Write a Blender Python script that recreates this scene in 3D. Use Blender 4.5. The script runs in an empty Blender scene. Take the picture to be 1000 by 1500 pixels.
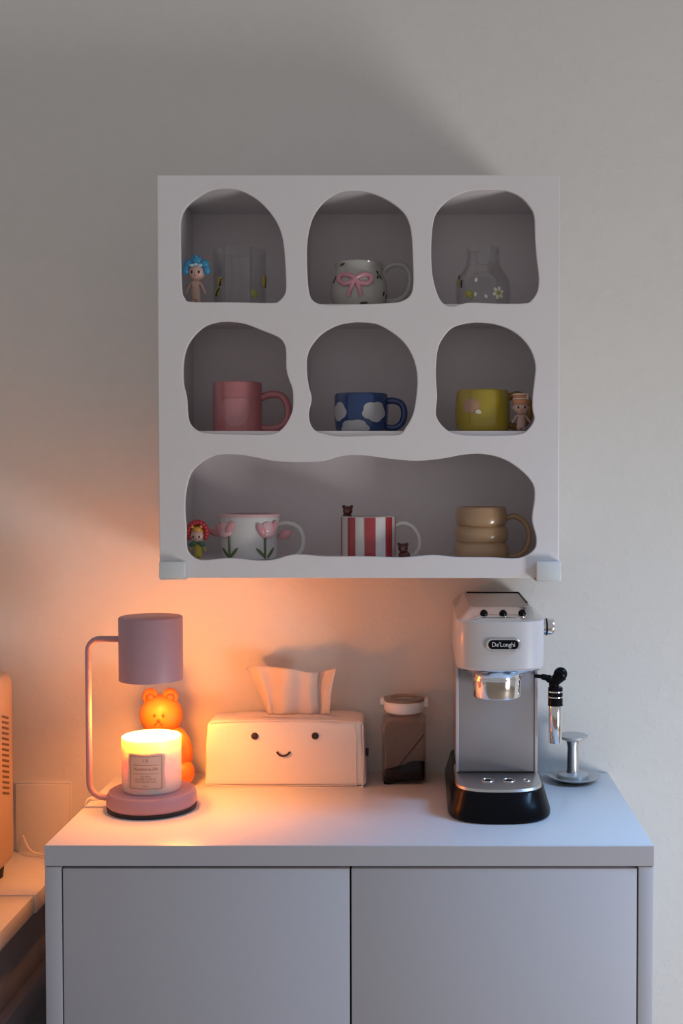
import bpy, bmesh, math, random
from mathutils import Vector, Matrix
random.seed(4)
PI = math.pi
SC = bpy.context.scene
COL = SC.collection

# ------------------------------------------------------------------ camera
FPX = 1693.0                       # focal length in pixels of the 1000x1500 frame
PX0, PY0 = 620.0, 750.0            # principal point
PITCH = math.atan(50.0 / FPX)
CAM = Vector((0, -2.0, 1.363))
cam = bpy.data.cameras.new('camera')
cam.sensor_fit = 'VERTICAL'
cam.sensor_height = 36.0
cam.lens = 36.0 * FPX / 1500.0
cam.shift_x = -(PX0 - 500.0) / 1500.0
camo = bpy.data.objects.new('camera', cam)
camo.location = CAM
camo.rotation_euler = (PI / 2 - PITCH, 0, 0)
COL.objects.link(camo)
SC.camera = camo

# ------------------------------------------------------------------ world, exposure, daylight
SC.view_settings.view_transform = 'Standard'
SC.view_settings.look = 'None'
SC.view_settings.gamma = 1.0
SC.view_settings.use_curve_mapping = False
SC.view_settings.exposure = 0.0
w = bpy.data.worlds.new('world')
w.use_nodes = True
w.node_tree.nodes['Background'].inputs[0].default_value = (1.0, 0.97, 0.98, 1)
w.node_tree.nodes['Background'].inputs[1].default_value = 0.325
SC.world = w
SC.cycles.use_denoising = True
SC.cycles.max_bounces = 8
SC.cycles.sample_clamp_indirect = 12.0
SC.cycles.caustics_reflective = False


def area(name, loc, target, sx, sy, power, color, spread=180):
    l = bpy.data.lights.new(name, 'AREA')
    l.shape = 'RECTANGLE'; l.size = sx; l.size_y = sy
    l.energy = power; l.color = color; l.spread = math.radians(spread)
    o = bpy.data.objects.new(name, l)
    o.location = loc
    o.rotation_euler = (Vector(target) - Vector(loc)).to_track_quat('-Z', 'Y').to_euler()
    COL.objects.link(o)
    return o


area('balcony_door_light', (1.62, -1.45, 0.40), (0.2, 0, 1.6), 0.45, 0.55, 17.8, (1.0, 0.985, 0.97))
area('window_light', (1.35, -0.62, 2.0), (0.42, -0.46, 0.85), 0.45, 0.6, 2.7, (0.30, 0.58, 1.0), 50)

WARM = (1.0, 0.27, 0.012)
LAMP_POWER = 1.85
GLOW_FILL_POWER = 1.8
WAX_FILL_POWER = 0.25


# ------------------------------------------------------------------ helpers
def at(px, py, d):
    """world point seen at picture position (px, py), d metres in front of the camera along y"""
    cx = (px - PX0) / FPX; cz = -(py - PY0) / FPX
    c, s = math.cos(PITCH), math.sin(PITCH)
    v = Vector((cx, c + cz * s, -s + cz * c))
    return CAM + v * (d / v.y)


def mat(name, col, rough=0.5, metal=0.0, **k):
    m = bpy.data.materials.new(name); m.use_nodes = True
    nt = m.node_tree; b = nt.nodes['Principled BSDF']
    b.inputs['Base Color'].default_value = (*col, 1)
    b.inputs['Roughness'].default_value = rough
    b.inputs['Metallic'].default_value = metal
    for a, v in k.items():
        if a == 'bump': continue
        b.inputs[a.replace('_', ' ')].default_value = v
    # every material is procedural: a faint noise drives colour and relief
    tc = nt.nodes.new('ShaderNodeTexCoord')
    n = nt.nodes.new('ShaderNodeTexNoise')
    sc_, st = k.get('bump', (40.0, 0.02))
    n.inputs['Scale'].default_value = sc_
    n.inputs['Detail'].default_value = 3
    nt.links.new(tc.outputs['Object'], n.inputs['Vector'])
    bu = nt.nodes.new('ShaderNodeBump')
    bu.inputs['Strength'].default_value = st
    bu.inputs['Distance'].default_value = 0.002
    nt.links.new(n.outputs['Fac'], bu.inputs['Height'])
    nt.links.new(bu.outputs['Normal'], b.inputs['Normal'])
    mx = nt.nodes.new('ShaderNodeMix'); mx.data_type = 'RGBA'
    mx.inputs[6].default_value = (*[c * 0.97 for c in col], 1)
    mx.inputs[7].default_value = (*[min(1, c * 1.03) for c in col], 1)
    nt.links.new(n.outputs['Fac'], mx.inputs[0])
    nt.links.new(mx.outputs[2], b.inputs['Base Color'])
    return m


ORG = {}


def V3(p): return Vector(p)


def obj(name, bm, m, parent=None, smooth=True, recalc=True, angle=40):
    if recalc: bmesh.ops.recalc_face_normals(bm, faces=bm.faces)
    me = bpy.data.meshes.new(name)
    bm.to_mesh(me); bm.free()
    me.materials.append(m)
    if smooth:
        me.polygons.foreach_set('use_smooth', [True] * len(me.polygons))
        me.set_sharp_from_angle(angle=math.radians(angle))
    o = bpy.data.objects.new(name, me)
    COL.objects.link(o)
    if parent is not None:
        org = ORG[parent.name]
        me.transform(Matrix.Translation(-org))
        o.parent = parent
        ORG[o.name] = org
    else:
        # origin at the middle of the base
        xs = [v.co for v in me.vertices]
        c = Vector(((min(v.x for v in xs) + max(v.x for v in xs)) / 2, (min(v.y for v in xs) + max(v.y for v in xs)) / 2, min(v.z for v in xs)))
        me.transform(Matrix.Translation(-c)); o.location = c
        ORG[o.name] = c.copy()
    return o


def thing(name, label, cat, loc, group=None):
    o = bpy.data.objects.new(name, None)
    o.empty_display_size = 0.03
    o.location = loc
    COL.objects.link(o)
    ORG[o.name] = Vector(loc)
    return tag(o, label, cat, group)


def tag(o, label, cat, group=None):
    o['label'] = label; o['category'] = cat
    if group: o['group'] = group
    return o


def struct(o):
    o['kind'] = 'structure'
    return o


def NB(): return bmesh.new()


def box(bm, x0, x1, y0, y1, z0, z1, bev=0.0, seg=2):
    t = NB()
    bmesh.ops.create_cube(t, size=1)
    for v in t.verts:
        v.co = Vector((x0 + (v.co.x + .5) * (x1 - x0), y0 + (v.co.y + .5) * (y1 - y0), z0 + (v.co.z + .5) * (z1 - z0)))
    if bev > 0:
        bmesh.ops.bevel(t, geom=t.edges[:], offset=bev, segments=seg, affect='EDGES', profile=0.5)
    merge(bm, t)
    return bm


def merge(bm, t, mtx=None):
    if mtx is not None: t.transform(mtx)
    me = bpy.data.meshes.new('tmp'); t.to_mesh(me); t.free()
    bm.from_mesh(me); bpy.data.meshes.remove(me)


def B(*a, **k): return box(NB(), *a, **k)


def loft(bm, secs, cap0=True, cap1=True, closed=True):
    rows = [[bm.verts.new(p) for p in s] for s in secs]
    n = len(rows[0])
    for a, b in zip(rows, rows[1:]):
        for i in range(n if closed else n - 1):
            j = (i + 1) % n
            try: bm.faces.new((a[i], a[j], b[j], b[i]))
            except ValueError: pass
    if cap0: bm.faces.new(rows[0][::-1])
    if cap1: bm.faces.new(rows[-1])
    return bm


def lathe(bm, c, prof, seg=48, axis='z', cap0=False, cap1=False):
    c = V3(c)
    def P(r, z, a):
        if axis == 'z': return c + Vector((r * math.cos(a), r * math.sin(a), z))
        if axis == 'y': return c + Vector((r * math.cos(a), z, r * math.sin(a)))
        return c + Vector((z, r * math.cos(a), r * math.sin(a)))
    secs = []
    for r, z in prof:
        secs.append([P(max(r, 1e-5), z, 2 * PI * i / seg) for i in range(seg)])
    loft(bm, secs, cap0, cap1)
    bmesh.ops.remove_doubles(bm, verts=bm.verts, dist=3e-5)
    return bm


def ell(bm, c, r, seg=20, rings=12, rot=None):
    t = NB()
    bmesh.ops.create_uvsphere(t, u_segments=seg, v_segments=rings, radius=1)
    m = Matrix.Diagonal((*r, 1)) if hasattr(r, '__len__') else Matrix.Scale(r, 4)
    if rot is not None: m = rot.to_4x4() @ m
    merge(bm, t, Matrix.Translation(V3(c)) @ m)
    return bm


def catmull(pts, n=6, closed=False):
    pts = [V3(p) if len(p) == 3 else Vector((p[0], p[1], 0)) for p in pts]
    N = len(pts); out = []
    rng = range(N) if closed else range(N - 1)
    for i in rng:
        if closed: p0, p1, p2, p3 = pts[i - 1], pts[i], pts[(i + 1) % N], pts[(i + 2) % N]
        else: p0, p1, p2, p3 = pts[max(i - 1, 0)], pts[i], pts[i + 1], pts[min(i + 2, N - 1)]
        for k in range(n):
            t = k / n
            out.append(0.5 * ((2 * p1) + (p2 - p0) * t + (2 * p0 - 5 * p1 + 4 * p2 - p3) * t * t + (-p0 + 3 * p1 - 3 * p2 + p3) * t ** 3))
    if not closed: out.append(pts[-1])
    return out


def tube(bm, pts, r, seg=12, flat=None):
    """round tube; flat=(a,b) scales the cross-section along side / up"""
    pts = [V3(p) for p in pts]
    n = len(pts); secs = []
    up = None
    for i, p in enumerate(pts):
        t = (pts[min(i + 1, n - 1)] - pts[max(i - 1, 0)]).normalized()
        if up is None:
            ref = Vector((0, 1, 0)) if abs(t.y) < 0.9 else Vector((1, 0, 0))
            up = (ref - t * ref.dot(t)).normalized()
        else: up = (up - t * up.dot(t)).normalized()
        s = t.cross(up)
        rr = r[i] if hasattr(r, '__len__') else r
        a, b = flat or (1, 1)
        secs.append([p + up * (rr * a * math.cos(2 * PI * k / seg)) + s * (rr * b * math.sin(2 * PI * k / seg)) for k in range(seg)])
    return loft(bm, secs)


def rfun(prof):
    pr = sorted(prof, key=lambda q: q[1])
    def f(z):
        if z <= pr[0][1]: return pr[0][0]
        for (r0, z0), (r1, z1) in zip(pr, pr[1:]):
            if z <= z1: return r0 + (r1 - r0) * (z - z0) / max(z1 - z0, 1e-9)
        return pr[-1][0]
    return f


def patch(bm, c, R, outline, u0=0, v0=0, th=0.0008, rings=4, off=-0.0004, bulge=0.0):
    """raised patch wrapped on the front (camera side) of a turned body; outline is (u,v) in metres round its middle"""
    c = V3(c)
    out = catmull(outline, 3, closed=True)
    def P(u, v, h):
        r = R(v) + h
        a = u / max(R(v), 1e-4)
        return c + Vector((r * math.sin(a), -r * math.cos(a), v))
    ctr = bm.verts.new(P(u0, v0, off + th + bulge))
    prev = None
    for k in range(1, rings + 1):
        f = k / rings
        row = [bm.verts.new(P(u0 + q.x * f, v0 + q.y * f, off + th + bulge * (1 - f * f))) for q in out]
        n = len(row)
        for i in range(n):
            j = (i + 1) % n
            if prev is None: bm.faces.new((ctr, row[i], row[j]))
            else: bm.faces.new((prev[i], row[i], row[j], prev[j]))
        prev = row
    row = [bm.verts.new(P(u0 + q.x * 1.01, v0 + q.y * 1.01, off)) for q in out]
    for i in range(n):
        j = (i + 1) % n
        bm.faces.new((prev[i], row[i], row[j], prev[j]))
    return bm


def text_bm(s, size, sx=1.0, align='CENTER', extrude=0.0):
    cu = bpy.data.curves.new('t', 'FONT'); cu.body = s; cu.size = size
    cu.align_x = align; cu.align_y = 'CENTER'; cu.extrude = extrude; cu.resolution_u = 3
    o = bpy.data.objects.new('t', cu); COL.objects.link(o)
    dg = bpy.context.evaluated_depsgraph_get(); dg.update()
    me = bpy.data.meshes.new_from_object(o.evaluated_get(dg))
    bpy.data.objects.remove(o); bpy.data.curves.remove(cu)
    bm = NB(); bm.from_mesh(me); bpy.data.meshes.remove(me)
    for v in bm.verts: v.co.x *= sx
    return bm


# ------------------------------------------------------------------ materials
M = {}
def wall_material():
    m = mat('wall_paint', (0.70, 0.69, 0.665), 0.75)
    nt = m.node_tree; b = nt.nodes['Principled BSDF']
    tc = nt.nodes.new('ShaderNodeTexCoord')
    n1 = nt.nodes.new('ShaderNodeTexNoise'); n1.inputs['Scale'].default_value = 60; n1.inputs['Detail'].default_value = 3
    n2 = nt.nodes.new('ShaderNodeTexVoronoi'); n2.inputs['Scale'].default_value = 120
    nt.links.new(tc.outputs['Object'], n1.inputs['Vector']); nt.links.new(tc.outputs['Object'], n2.inputs['Vector'])
    rp = nt.nodes.new('ShaderNodeMapRange'); rp.inputs[1].default_value = 0.52; rp.inputs[2].default_value = 0.72
    nt.links.new(n1.outputs['Fac'], rp.inputs[0])
    ad = nt.nodes.new('ShaderNodeMath'); ad.operation = 'MULTIPLY_ADD'; ad.inputs[1].default_value = 0.15
    nt.links.new(n2.outputs['Distance'], ad.inputs[0]); nt.links.new(rp.outputs[0], ad.inputs[2])
    bu = nt.nodes.new('ShaderNodeBump'); bu.inputs['Strength'].default_value = 0.2; bu.inputs['Distance'].default_value = 0.0016
    nt.links.new(ad.outputs[0], bu.inputs['Height']); nt.links.new(bu.outputs[0], b.inputs['Normal'])
    return m


M['wall'] = wall_material()
M['floor'] = mat('floor_laminate', (0.45, 0.36, 0.27), 0.5)
M['cab'] = mat('cabinet_lacquer_shaded', (0.42, 0.415, 0.455), 0.42, bump=(90, 0.03))  # shaded copy of the lacquer: dimmer front put into the colour
M['cab_lit'] = mat('cabinet_lacquer_lit', (0.62, 0.62, 0.64), 0.30, bump=(90, 0.02))  # lit copy of the same lacquer: brighter top put into the colour
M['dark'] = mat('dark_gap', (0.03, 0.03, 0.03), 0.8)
M['shelf'] = mat('shelf_white_board', (0.74, 0.715, 0.735), 0.5, bump=(60, 0.02))
M['shelf_in'] = mat('shelf_inner_board', (0.78, 0.73, 0.745), 0.55, bump=(60, 0.02))
M['bracket'] = mat('bracket_grey_metal', (0.66, 0.70, 0.72), 0.35)
M['pinkmetal'] = mat('lamp_pale_pink_enamel', (0.47, 0.27, 0.31), 0.45)
M['rubber'] = mat('black_rubber', (0.012, 0.012, 0.014), 0.5)
M['chrome'] = mat('chrome', (0.80, 0.80, 0.82), 0.12, 1.0, bump=(20, 0.0))
M['steel'] = mat('brushed_steel', (0.62, 0.62, 0.62), 0.32, 1.0, bump=(300, 0.05))
M['tamper'] = mat('tamper_steel', (0.55, 0.55, 0.54), 0.4, 0.6)
M['machine'] = mat('machine_white_enamel', (0.56, 0.54, 0.56), 0.33, Coat_Weight=0.2)
M['column'] = mat('machine_grey_panel', (0.33, 0.31, 0.325), 0.35)
M['black'] = mat('gloss_black_plastic', (0.004, 0.004, 0.006), 0.25, Specular_IOR_Level=0.12)
M['white'] = mat('white_plastic', (0.78, 0.76, 0.75), 0.4)
def glass_mat(name, tint, base=0.05, edge=0.55):
    m = bpy.data.materials.new(name); m.use_nodes = True
    nt = m.node_tree; nt.nodes.remove(nt.nodes['Principled BSDF'])
    t = nt.nodes.new('ShaderNodeBsdfTransparent'); t.inputs[0].default_value = (*tint, 1)
    g = nt.nodes.new('ShaderNodeBsdfGlossy'); g.inputs['Roughness'].default_value = .04
    lw = nt.nodes.new('ShaderNodeLayerWeight'); lw.inputs[0].default_value = .25
    mr = nt.nodes.new('ShaderNodeMapRange'); mr.inputs[3].default_value = base; mr.inputs[4].default_value = edge
    nz = nt.nodes.new('ShaderNodeTexNoise'); nz.inputs['Scale'].default_value = 25
    bu = nt.nodes.new('ShaderNodeBump'); bu.inputs['Strength'].default_value = .05; bu.inputs['Distance'].default_value = .001
    nt.links.new(nz.outputs[0], bu.inputs['Height']); nt.links.new(bu.outputs[0], g.inputs['Normal'])
    nt.links.new(lw.outputs['Facing'], mr.inputs[0])
    mx = nt.nodes.new('ShaderNodeMixShader')
    nt.links.new(mr.outputs[0], mx.inputs[0]); nt.links.new(t.outputs[0], mx.inputs[1]); nt.links.new(g.outputs[0], mx.inputs[2])
    nt.links.new(mx.outputs[0], nt.nodes['Material Output'].inputs[0])
    return m


M['glass'] = glass_mat('jar_glass', (.95, .89, .86), .008, .45)
M['thinglass'] = glass_mat('cup_clear_glass', (.96, .96, .96), .02, .42)
M['paper'] = mat('label_paper', (0.80, 0.72, 0.70), 0.6)
M['ink'] = mat('ink', (0.08, 0.05, 0.05), 0.6)
M['oven'] = mat('oven_cream_enamel', (0.52, 0.38, 0.26), 0.45)

# ------------------------------------------------------------------ the setting
struct(obj('wall_back', B(-2.6, 2.6, 0.0, 0.12, 0.0, 2.7), M['wall'], smooth=False))
struct(obj('floor', B(-2.6, 2.6, -3.4, 0.12, -0.06, 0.0), M['floor'], smooth=False))
struct(obj('baseboard_back', B(-2.6, 2.6, -0.012, 0.0, 0.0, 0.07, 0.002), M['white']))

# access cover flush on the wall left of the cabinet
p0 = at(24, 1148, 2.0); p1 = at(103, 1240, 2.0)
wp = thing('wall_cover_plate', 'plain square wall cover plate low on the wall behind the left table', 'cover plate', (p0.x, 0, p1.z - 0.04))
obj('plate', B(p0.x, p1.x, -0.006, 0.0, 0.70, p0.z, 0.002), M['wall'], wp)
obj('plate_frame', (lambda bm: (box(bm, p0.x - .004, p1.x + .004, -0.0035, 0.0, p0.z, p0.z + .004, .001),
     box(bm, p1.x, p1.x + .004, -0.0035, 0.0, .70, p0.z, .001)) and bm)(NB()), M['wall'], wp)

# ------------------------------------------------------------------ lower cabinet
TOPZ = 0.85
FD = 1.60
L = at(65, 1243, FD).x; R = at(957.5, 1243, FD).x
yf = -2 + FD
zt = 0.85; zs = at(500, 1270, FD).z
cab = thing('storage_cabinet', 'white two-door cabinet carrying the candle lamp and espresso machine', 'cabinet', ((L + R) / 2, yf + .2, 0))
obj('top_panel', B(L, R, yf, -0.001, zs + .0008, zt, 0.0012), M['cab_lit'], cab)
obj('edge_shade_strip', B(L, R, yf - .0008, yf, zs + .0014, zt - .0008, 0.0003, 1), M['cab'], cab)  # added strip: shade on the top panel's front edge, as darker colour
i0 = at(91, 1400, FD).x; i1 = at(934, 1400, FD).x
for a, b in ((L, i0 - .0003), (i1 + .0003, R)):
    obj('side_panel', B(a, b, yf, -0.001, 0.06, zs, 0.001), M['cab'], cab)
obj('back_panel', B(i0, i1, -0.012, -0.001, 0.06, zs, 0), M['dark'], cab)
obj('bottom_panel', B(i0, i1, yf + .03, -0.012, 0.06, 0.08, 0), M['cab'], cab)
obj('plinth', B(L + .02, R - .02, yf + .03, -0.02, 0.0, 0.06, 0), M['cab'], cab)
dc0 = at(511.8, 1400, FD).x; dc1 = at(514.6, 1400, FD).x
zd = at(500, 1272.5, FD).z
for a, b in ((i0 + .0016, dc0), (dc1, i1 - .0016)):
    obj('door', B(a, b, yf + .0006, yf + .019, 0.085, zd, 0.0012), M['cab'], cab)
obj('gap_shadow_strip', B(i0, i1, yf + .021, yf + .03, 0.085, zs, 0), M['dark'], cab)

# ------------------------------------------------------------------ left table with joints
tz = at(40, 1246, 2.0).z
TR = at(63, 1300, 1.82).x
table = thing('side_table', 'pale low table at left edge beside the white cabinet', 'table', (TR - .3, -.3, 0))
yj = -2 + FPX * (CAM.z - tz) / (1317 - 700)
obj('table_top', B(TR - .75, TR, yj + .0012, -0.002, tz - .03, tz, 0.002), M['cab_lit'], table)
obj('table_top', B(TR - .75, TR - .003, -0.75, yj - .0012, tz - .03, tz - .001, 0.002), M['cab_lit'], table)
obj('side_panel', B(TR - .065, TR - .045, -0.74, -0.02, 0.0, tz - .031, 0.002), M['cab'], table)
obj('side_panel', B(TR - .74, TR - .72, -0.74, -0.02, 0.0, tz - .031, 0.002), M['cab'], table)
obj('rail', B(TR - .045, TR - .025, -0.74, -0.02, tz - .21, tz - .17, 0.004), M['cab'], table)

# toaster oven at the left edge
oz = tz
ox1 = at(24, 1100, 1.90).x; otop = at(20, 979, 1.90).z
oven = thing('toaster_oven', 'cream countertop oven with slotted side on the left table', 'oven', (ox1 - .17, -.3, oz))
bm = NB(); box(bm, ox1 - .36, ox1, -0.42, -0.10, oz + .016, otop, 0.022, 4)
obj('housing', bm, M['oven'], oven)
for yy in (-.385, -.135):
    for xx in (ox1 - .335, ox1 - .025):
        obj('foot', lathe(NB(), (xx, yy, oz), [(0.010, 0), (.013, 0), (.015, .018), (.001, .018)], 16, cap0=True), M['rubber'], oven)
M['slot'] = mat('oven_slot_dark', (0.16, 0.10, 0.06), 0.7)
zt0 = at(10, 1045, 1.88).z
for cx_ in range(3):
    for r_ in range(15):
        zz = zt0 - r_ * .0088
        yy = -.150 - cx_ * .045
        t = NB(); box(t, -.0008, .0008, -.015, .015, -.0019, .0019, .0006, 1)
        b2 = NB(); merge(b2, t, Matrix.Translation((ox1 + .0001, yy, zz)) @ Matrix.Rotation(-.30, 4, 'X'))
        obj('vent_slot', b2, M['slot'], oven)
obj('door', B(ox1 - .34, ox1 - .10, -.428, -.419, oz + .035, otop - .03, .004), M['black'], oven)
obj('control_panel', B(ox1 - .09, ox1 - .02, -.426, -.419, oz + .035, otop - .03, .003), M['steel'], oven)

# ------------------------------------------------------------------ wall shelf box
SD = 1.72
sL = at(231.5, 550, SD).x; sR = at(819, 550, SD).x
sT = at(500, 256, SD).z; sB = at(500, 847, SD).z
ys = -2 + SD
F1 = at(500, 446.5, 1.738).z
F2 = at(500, 631.5, 1.738).z
F3 = at(500, 818, 1.80).z
sh = thing('wall_shelf', 'white wall display box with wavy cut openings full of mugs', 'shelf', ((sL + sR) / 2, -.14, sB))
bt = .016
yb = ys + .0085
BPY = -.095
obj('back_panel', B(sL + bt, sR - bt, BPY, BPY + .008, sB + .004, sT - bt, 0), M['shelf_in'], sh)
obj('top_board', B(sL + .002, sR - .002, yb, -.0005, sT - bt, sT - .0006, .001), M['shelf'], sh)
obj('bottom_board', B(sL + .002, sR - .002, yb, -.0005, sB + .002, F3, .001), M['shelf_in'], sh)
for a, b in ((sL + .002, sL + bt), (sR - bt, sR - .002)):
    obj('side_board', B(a, b, yb, -.0005, F3, sT - bt, .0005), M['shelf'], sh)
for z in (F1, F2):
    obj('inner_shelf', B(sL + bt, sR - bt, yb + .0005, BPY, z - .014, z, .0008), M['shelf_in'], sh)
for px in (432, 621):
    x = at(px, 450, SD).x
    for z0, z1 in ((F1, sT - bt), (F2, F1 - .014)):
        obj('divider', B(x - .005, x + .005, yb + .004, BPY, z0, z1, 0), M['shelf_in'], sh)

OPEN = [
 (240, 260, [(450,80),(560,95),(680,160),(780,260),(840,360),(870,460),(885,600),(893,780),(885,850),(840,905),(780,918),(500,912),(200,910),(150,880),(130,820),(122,600),(120,400),(125,300),(160,220),(240,150),(340,95)]),
 (430, 260, [(440,95),(560,110),(680,160),(790,240),(840,320),(862,420),(872,600),(875,750),(860,850),(800,900),(700,918),(400,930),(220,930),(140,900),(110,830),(98,700),(95,520),(110,390),(150,270),(230,170),(330,110)]),
 (610, 260, [(540,88),(660,95),(760,140),(830,215),(862,290),(868,450),(880,600),(895,730),(885,830),(840,900),(790,920),(600,922),(400,915),(330,925),(270,942),(215,935),(170,890),(135,800),(112,680),(107,500),(120,340),(150,250),(230,165),(330,115),(430,92)]),
 (250, 460, [(430,55),(540,70),(660,115),(780,165),(825,210),(842,270),(845,400),(865,480),(890,550),(895,640),(885,720),(840,810),(780,865),(700,882),(500,880),(300,875),(200,855),(140,800),(122,720),(115,610),(92,500),(92,360),(115,250),(170,160),(250,90),(340,60)]),
 (430, 460, [(480,58),(600,70),(700,120),(790,190),(850,270),(890,370),(905,480),(895,620),(870,740),(820,830),(770,882),(600,888),(350,895),(240,880),(160,855),(120,800),(110,720),(130,620),(110,530),(97,450),(95,330),(125,240),(200,150),(300,90),(390,65)]),
 (620, 460, [(400,60),(520,72),(640,115),(730,185),(790,270),(820,370),(815,470),(800,600),(800,700),(812,770),(770,840),(700,880),(500,890),(300,885),(200,865),(130,810),(92,740),(95,660),(100,600),(92,480),(92,370),(110,240),(160,150),(220,95),(310,68)]),
]
LOOPS = [[(ox + x / 5, oy + y / 5) for x, y in pts] for ox, oy, pts in OPEN]
LOOPS.append([(325,665.5),(350,666),(375,670),(400,675),(437,677),(475,675),(497,668.5),(527,666.5),(571,672),(608,675),(645,672),(682,665.5),(712,665.5),(741,674),(767,692.5),(781,711),(782.5,731),(779,761),(785,787),(782,805),(760,817.5),(719,816.5),(667,816),(634,813),(589,816.5),(534,815),(478,815),(445,812.5),(425,813),(400,820),(375,821),(337,817.5),(300,820.5),(285,817.5),(275,807.5),(272.5,795),(272.5,775),(270.5,745),(272.5,717.5),(280,692.5),(295,677.5),(310,669)])


def panel():
    cu = bpy.data.curves.new('p', 'CURVE'); cu.dimensions = '2D'; cu.fill_mode = 'BOTH'
    cu.extrude = 0.0022; cu.bevel_depth = 0.0014; cu.bevel_resolution = 2; cu.offset = -0.0014
    loops = [[(sL, sT), (sR, sT), (sR, sB), (sL, sB)]]
    for lp in LOOPS:
        q = [at(x, y, SD) for x, y in lp]
        loops.append([(v.x, v.y) for v in catmull([(a.x, a.z) for a in q], 4, closed=True)])
    for lp in loops:
        s = cu.splines.new('POLY'); s.points.add(len(lp) - 1)
        for p, q in zip(s.points, lp): p.co = (q[0], q[1], 0, 1)
        s.use_cyclic_u = True
    o = bpy.data.objects.new('p', cu); COL.objects.link(o)
    dg = bpy.context.evaluated_depsgraph_get(); dg.update()
    me = bpy.data.meshes.new_from_object(o.evaluated_get(dg))
    bpy.data.objects.remove(o); bpy.data.curves.remove(cu)
    bm = NB(); bm.from_mesh(me); bpy.data.meshes.remove(me)
    bm.transform(Matrix.Translation((0, ys + .004, 0)) @ Matrix.Rotation(PI / 2, 4, 'X'))
    return bm


obj('front_panel', panel(), M['shelf'], sh, angle=30)
for (x0, y0, x1, y1) in ((232.5, 823, 270, 847.5), (786, 823, 821.5, 850.5)):
    a = at(x0, y0, SD - .014); b = at(x1, y1, SD - .014)
    bk = NB()
    box(bk, a.x, b.x, ys - .014, ys - .0005, b.z, a.z, .0015)
    if x0 < 500: pr = obj('corner_clip', bk, M['bracket'], sh)
    else: pr = obj('corner_clip', bk, M['bracket'], sh)
    box_ = NB(); box(box_, a.x, b.x, ys - .006, -.02, b.z - .0025, b.z - .0002, .0006)
    obj('clip_arm', box_, M['bracket'], pr)


# ------------------------------------------------------------------ cups
def S(d): return d / FPX


def shell(outer, t):
    """cup profile: bottom, outer wall, rounded rim, inner wall, inner floor (r, z)"""
    top = outer[-1]
    pr = [(0.0, outer[0][1])] + list(outer)
    pr += [(top[0] - t * .3, top[1] + t * .35), (top[0] - t * .7, top[1] + t * .35)]
    inner = [(max(r - t, .001), z) for r, z in outer if z > outer[0][1] + t * 1.5]
    pr += inner[::-1]
    pr += [(max(outer[0][0] - t, .002), outer[0][1] + t * 1.5), (0.0, outer[0][1] + t * 1.5)]
    return pr


def cup(name, label, px, d, floor, ytop, prof, m, t=.004, handle=None, hm=None, hr=.0045, hflat=None, group=None, cat='mug', seg=56, hname='handle'):
    """prof: (radius px, height fraction) pairs; handle: (px, py) points in the picture at depth d"""
    s = S(d)
    c = at(px, 600, d); c.z = floor
    rt = prof[-1][0] * s
    H = at(px, ytop, d - rt if ytop < 700 else d).z - floor
    o = thing(name, label, cat, c, group)
    outer = [(r * s, f * H) for r, f in prof]
    q = catmull([(r, z) for r, z in outer], 3)
    outer = [(v.x, v.y) for v in q]
    obj('body', lathe(NB(), c, shell(outer, t), seg), m, o)
    if handle:
        pts = [at(x, y, d) for x, y in handle]
        obj(hname, tube(NB(), catmull(pts, 5), hr, 12, hflat), hm or m, o)
    return o, c, H, rfun(outer)


CER = dict(Coat_Weight=0.5, Coat_Roughness=0.08)
# --- row 1: clear glass with butterflies
s = S(1.80)
o, c, H, Rf = cup('glass_cup', 'tall clear glass cup with yellow butterflies beside the blue-hatted doll', 352, 1.80, F1, 361,
                  [(35, 0), (38, .03), (38.5, .5), (38.5, 1)], M['thinglass'], .0025, cat='glass')
M['yell'] = mat('butterfly_yellow', (0.55, 0.42, 0.05), 0.4)
M['yg'] = mat('butterfly_olive', (0.34, 0.36, 0.08), 0.4)
M['dk'] = mat('dark_brown_paint', (0.05, 0.035, 0.02), 0.5)
def wing(a, b, ang, n=10):
    return [(a * math.cos(2 * PI * i / n) * math.cos(ang) - b * math.sin(2 * PI * i / n) * math.sin(ang),
             a * math.cos(2 * PI * i / n) * math.sin(ang) + b * math.sin(2 * PI * i / n) * math.cos(ang)) for i in range(n)]
def uv(px, py, c, d, R, floor):
    """picture point -> (u, v) on the front of a turned body"""
    r = R(0.03)
    p = at(px, py, d - r * .8)
    x = max(-.97 * r, min(.97 * r, p.x - c.x))
    a = math.asin(x / r)
    p = at(px, py, d - r * math.cos(a))
    return a * r, p.z - floor
for (x, y, a, b, an, m_, dk) in ((322, 412, 6, 4, 1.2, 'yell', 1), (317, 427, 7.5, 4.5, 1.0, 'yg', 1), (384, 412, 9, 4.5, 1.4, 'yell', 1), (372, 430, 6, 5, 2.0, 'yg', 0)):
    u, v = uv(x, y, c, 1.80, Rf, F1)
    w_ = obj('butterfly_wing', patch(NB(), c, Rf, wing(a * s, b * s, an), u, v, .0012, bulge=.001), M[m_], o)
    if dk:
        obj('wing_edge', patch(NB(), c, Rf, wing(a * .9 * s, 1.2 * s, an), u + 2.0 * s, v - 1.5 * s, .0026), M['dk'], w_)

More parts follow.
